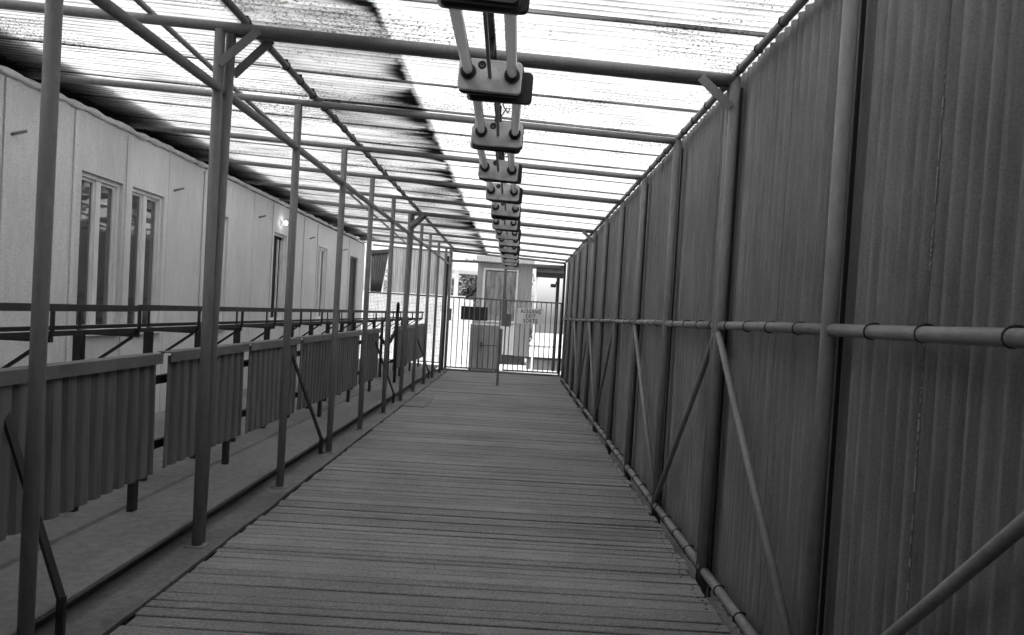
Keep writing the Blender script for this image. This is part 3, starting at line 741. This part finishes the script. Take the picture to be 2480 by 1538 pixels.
# white block wall, every block its own piece
bwl = thing('block_wall', 'white concrete block wall beyond the mesh fence', 'wall', (-4, 26, -.03))
B().box(-2.9, 2.56, .012, .2, 0, 2.12).obj('core', 'mortar', bwl)
bm2 = B().box(.004, .516, 0, .1, .004, .231).mesh('block', 'white_block')
bh2 = B().box(.004, .256, 0, .1, .004, .231).mesh('block', 'white_block')
for r_ in range(9):
    if r_ % 2 == 0: put('block', bh2, bwl, (2.3, 0, .236*r_))
    for c_ in range(10): put('block', bm2, bwl, (-2.9+.52*c_+(.26 if r_ % 2 else 0), rnd.uniform(-.003, .003), .236*r_))
pp_ = thing('white_pipe', 'thin white pipe post standing before the block wall', 'post', (-2.42, 25.6, -.03))
B().path([(0, 0, 0), (0, 0, 1.65)], .025, 8).obj('shaft', 'white_paint', pp_, True); B().box(-.07, .07, -.07, .07, 0, .03).obj('foot', 'white_paint', pp_)
cn = thing('white_shelter', 'white flat-roofed shelter on a white post in front of the trees', 'shelter', (-2.65, 34, -.03))
B().box(-5, .95, -.5, 3, 3.5, 3.88).obj('roof', 'white_paint', cn)
for x in (-3.2, 0.0): B().box(x-.085, x+.085, -.1, .1, 0, 3.499).obj('post', 'white_paint', cn)
B().box(-5, .4, .3, .5, 0, 2.42).obj('parapet', 'white_paint', cn)
# right side beyond gate
lw = thing('low_wall', 'low grey concrete wall with a dark top plank beyond the right gate leaf', 'wall', (.9, 25.2, -.03))
B().box(-.5, .9, 0, .3, 0, .33).obj('base', 'concrete', lw); B().box(-.55, .92, -.05, .35, .331, .39).obj('plank', 'steel_dark', lw)
pf = thing('overhead_frame', 'dark overhead beam frame on posts behind the right gate leaf', 'frame', (.9, 25, -.03))
B().box(-.35, .5, -.1, .1, 2.93, 3.08).obj('beam', 'steel_dark', pf); B().box(-.35, .5, -.1, .15, 3.082, 3.2).obj('fascia', 'cap_paint', pf); B().box(-.5, .5, -.3, .3, 3.203, 3.3).obj('deck', 'steel_dark', pf)
B().box(-.36, -.3, -.05, .05, 0, 3.202).obj('post', 'white_paint', pf); B().box(.3, .4, -.05, .05, 0, 2.928).obj('post', 'black', pf)
fd = thing('floodlight', 'black floodlight clamped to the dark post behind the gate', 'lamp', (1.19, 24.92, 2.62))
B().box(-.15, .0, -.06, .06, -.02, .09).obj('housing', 'black', fd, bevel=.02); B().path([(-.17, 0, .035), (-.15, 0, .035)], [.06, .05], 10).obj('hood', 'black', fd); B().box(-.02, .02, -.02, .04, .09, .16).obj('bracket', 'black', fd)
# trees
def tree(loc, h, rad, lab, nl, seed):
    q = random.Random(seed)
    t = thing('tree', lab, 'tree', loc)
    tk = B().path([(0, 0, 0), (.05, 0, h*.3), (.0, .1, h*.6), (.1, .1, h*.85)], [.2, .15, .1, .04], 8)
    for k in range(7):
        a = q.uniform(0, 6.28); z = h*q.uniform(.3, .7); l = rad*q.uniform(.5, .9)
        tk.path([(0, .05, z), (l*.5*math.cos(a), l*.5*math.sin(a), z+.5), (l*math.cos(a), l*math.sin(a), z+1)], [.07, .045, .015], 6)
    tk.obj('trunk', 'bark', t, True)
    cs = []
    for k in range(40):
        a = q.uniform(0, 6.28); rr = rad*math.sqrt(q.random())*.9; z = h*q.uniform(.18, 1)
        f_ = math.sin(math.pi*min(1, max(.12, (z/h)*.85+.12)))
        f_ = max(.75, f_); cs.append((rr*math.cos(a)*f_, rr*math.sin(a)*f_, z, q.uniform(.4, .8)))
    b = B()
    for k in range(nl):
        cx, cy, cz, r_ = q.choice(cs); d = Vector((q.gauss(0, 1), q.gauss(0, 1), q.gauss(0, .8))).normalized()*r_*q.random()**.4
        p = Vector((cx, cy, cz))+d; u = Vector((q.gauss(0, 1), q.gauss(0, 1), q.gauss(0, 1))).normalized(); v = u.orthogonal().normalized(); s_ = q.uniform(.07, .15)
        i0 = len(b.v); b.v += [tuple(p-u*s_), tuple(p+v*s_*.5), tuple(p+u*s_), tuple(p-v*s_*.5)]; b.f.append((i0, i0+1, i0+2, i0+3))
    tag(b.obj('crown', 'leaf', t), kind='stuff')
tree((-2.7, 41, -.03), 3.9, 1.9, 'leafy tree behind the white shelter roof and post', 24000, 3)
tree((-1.0, 46, -.03), 4.0, 2.2, 'leafy tree between the white shelter and the kiosk', 20000, 5)
tree((-5.6, 41, -.03), 3.9, 2.2, 'leafy tree behind the block wall', 7000, 9)
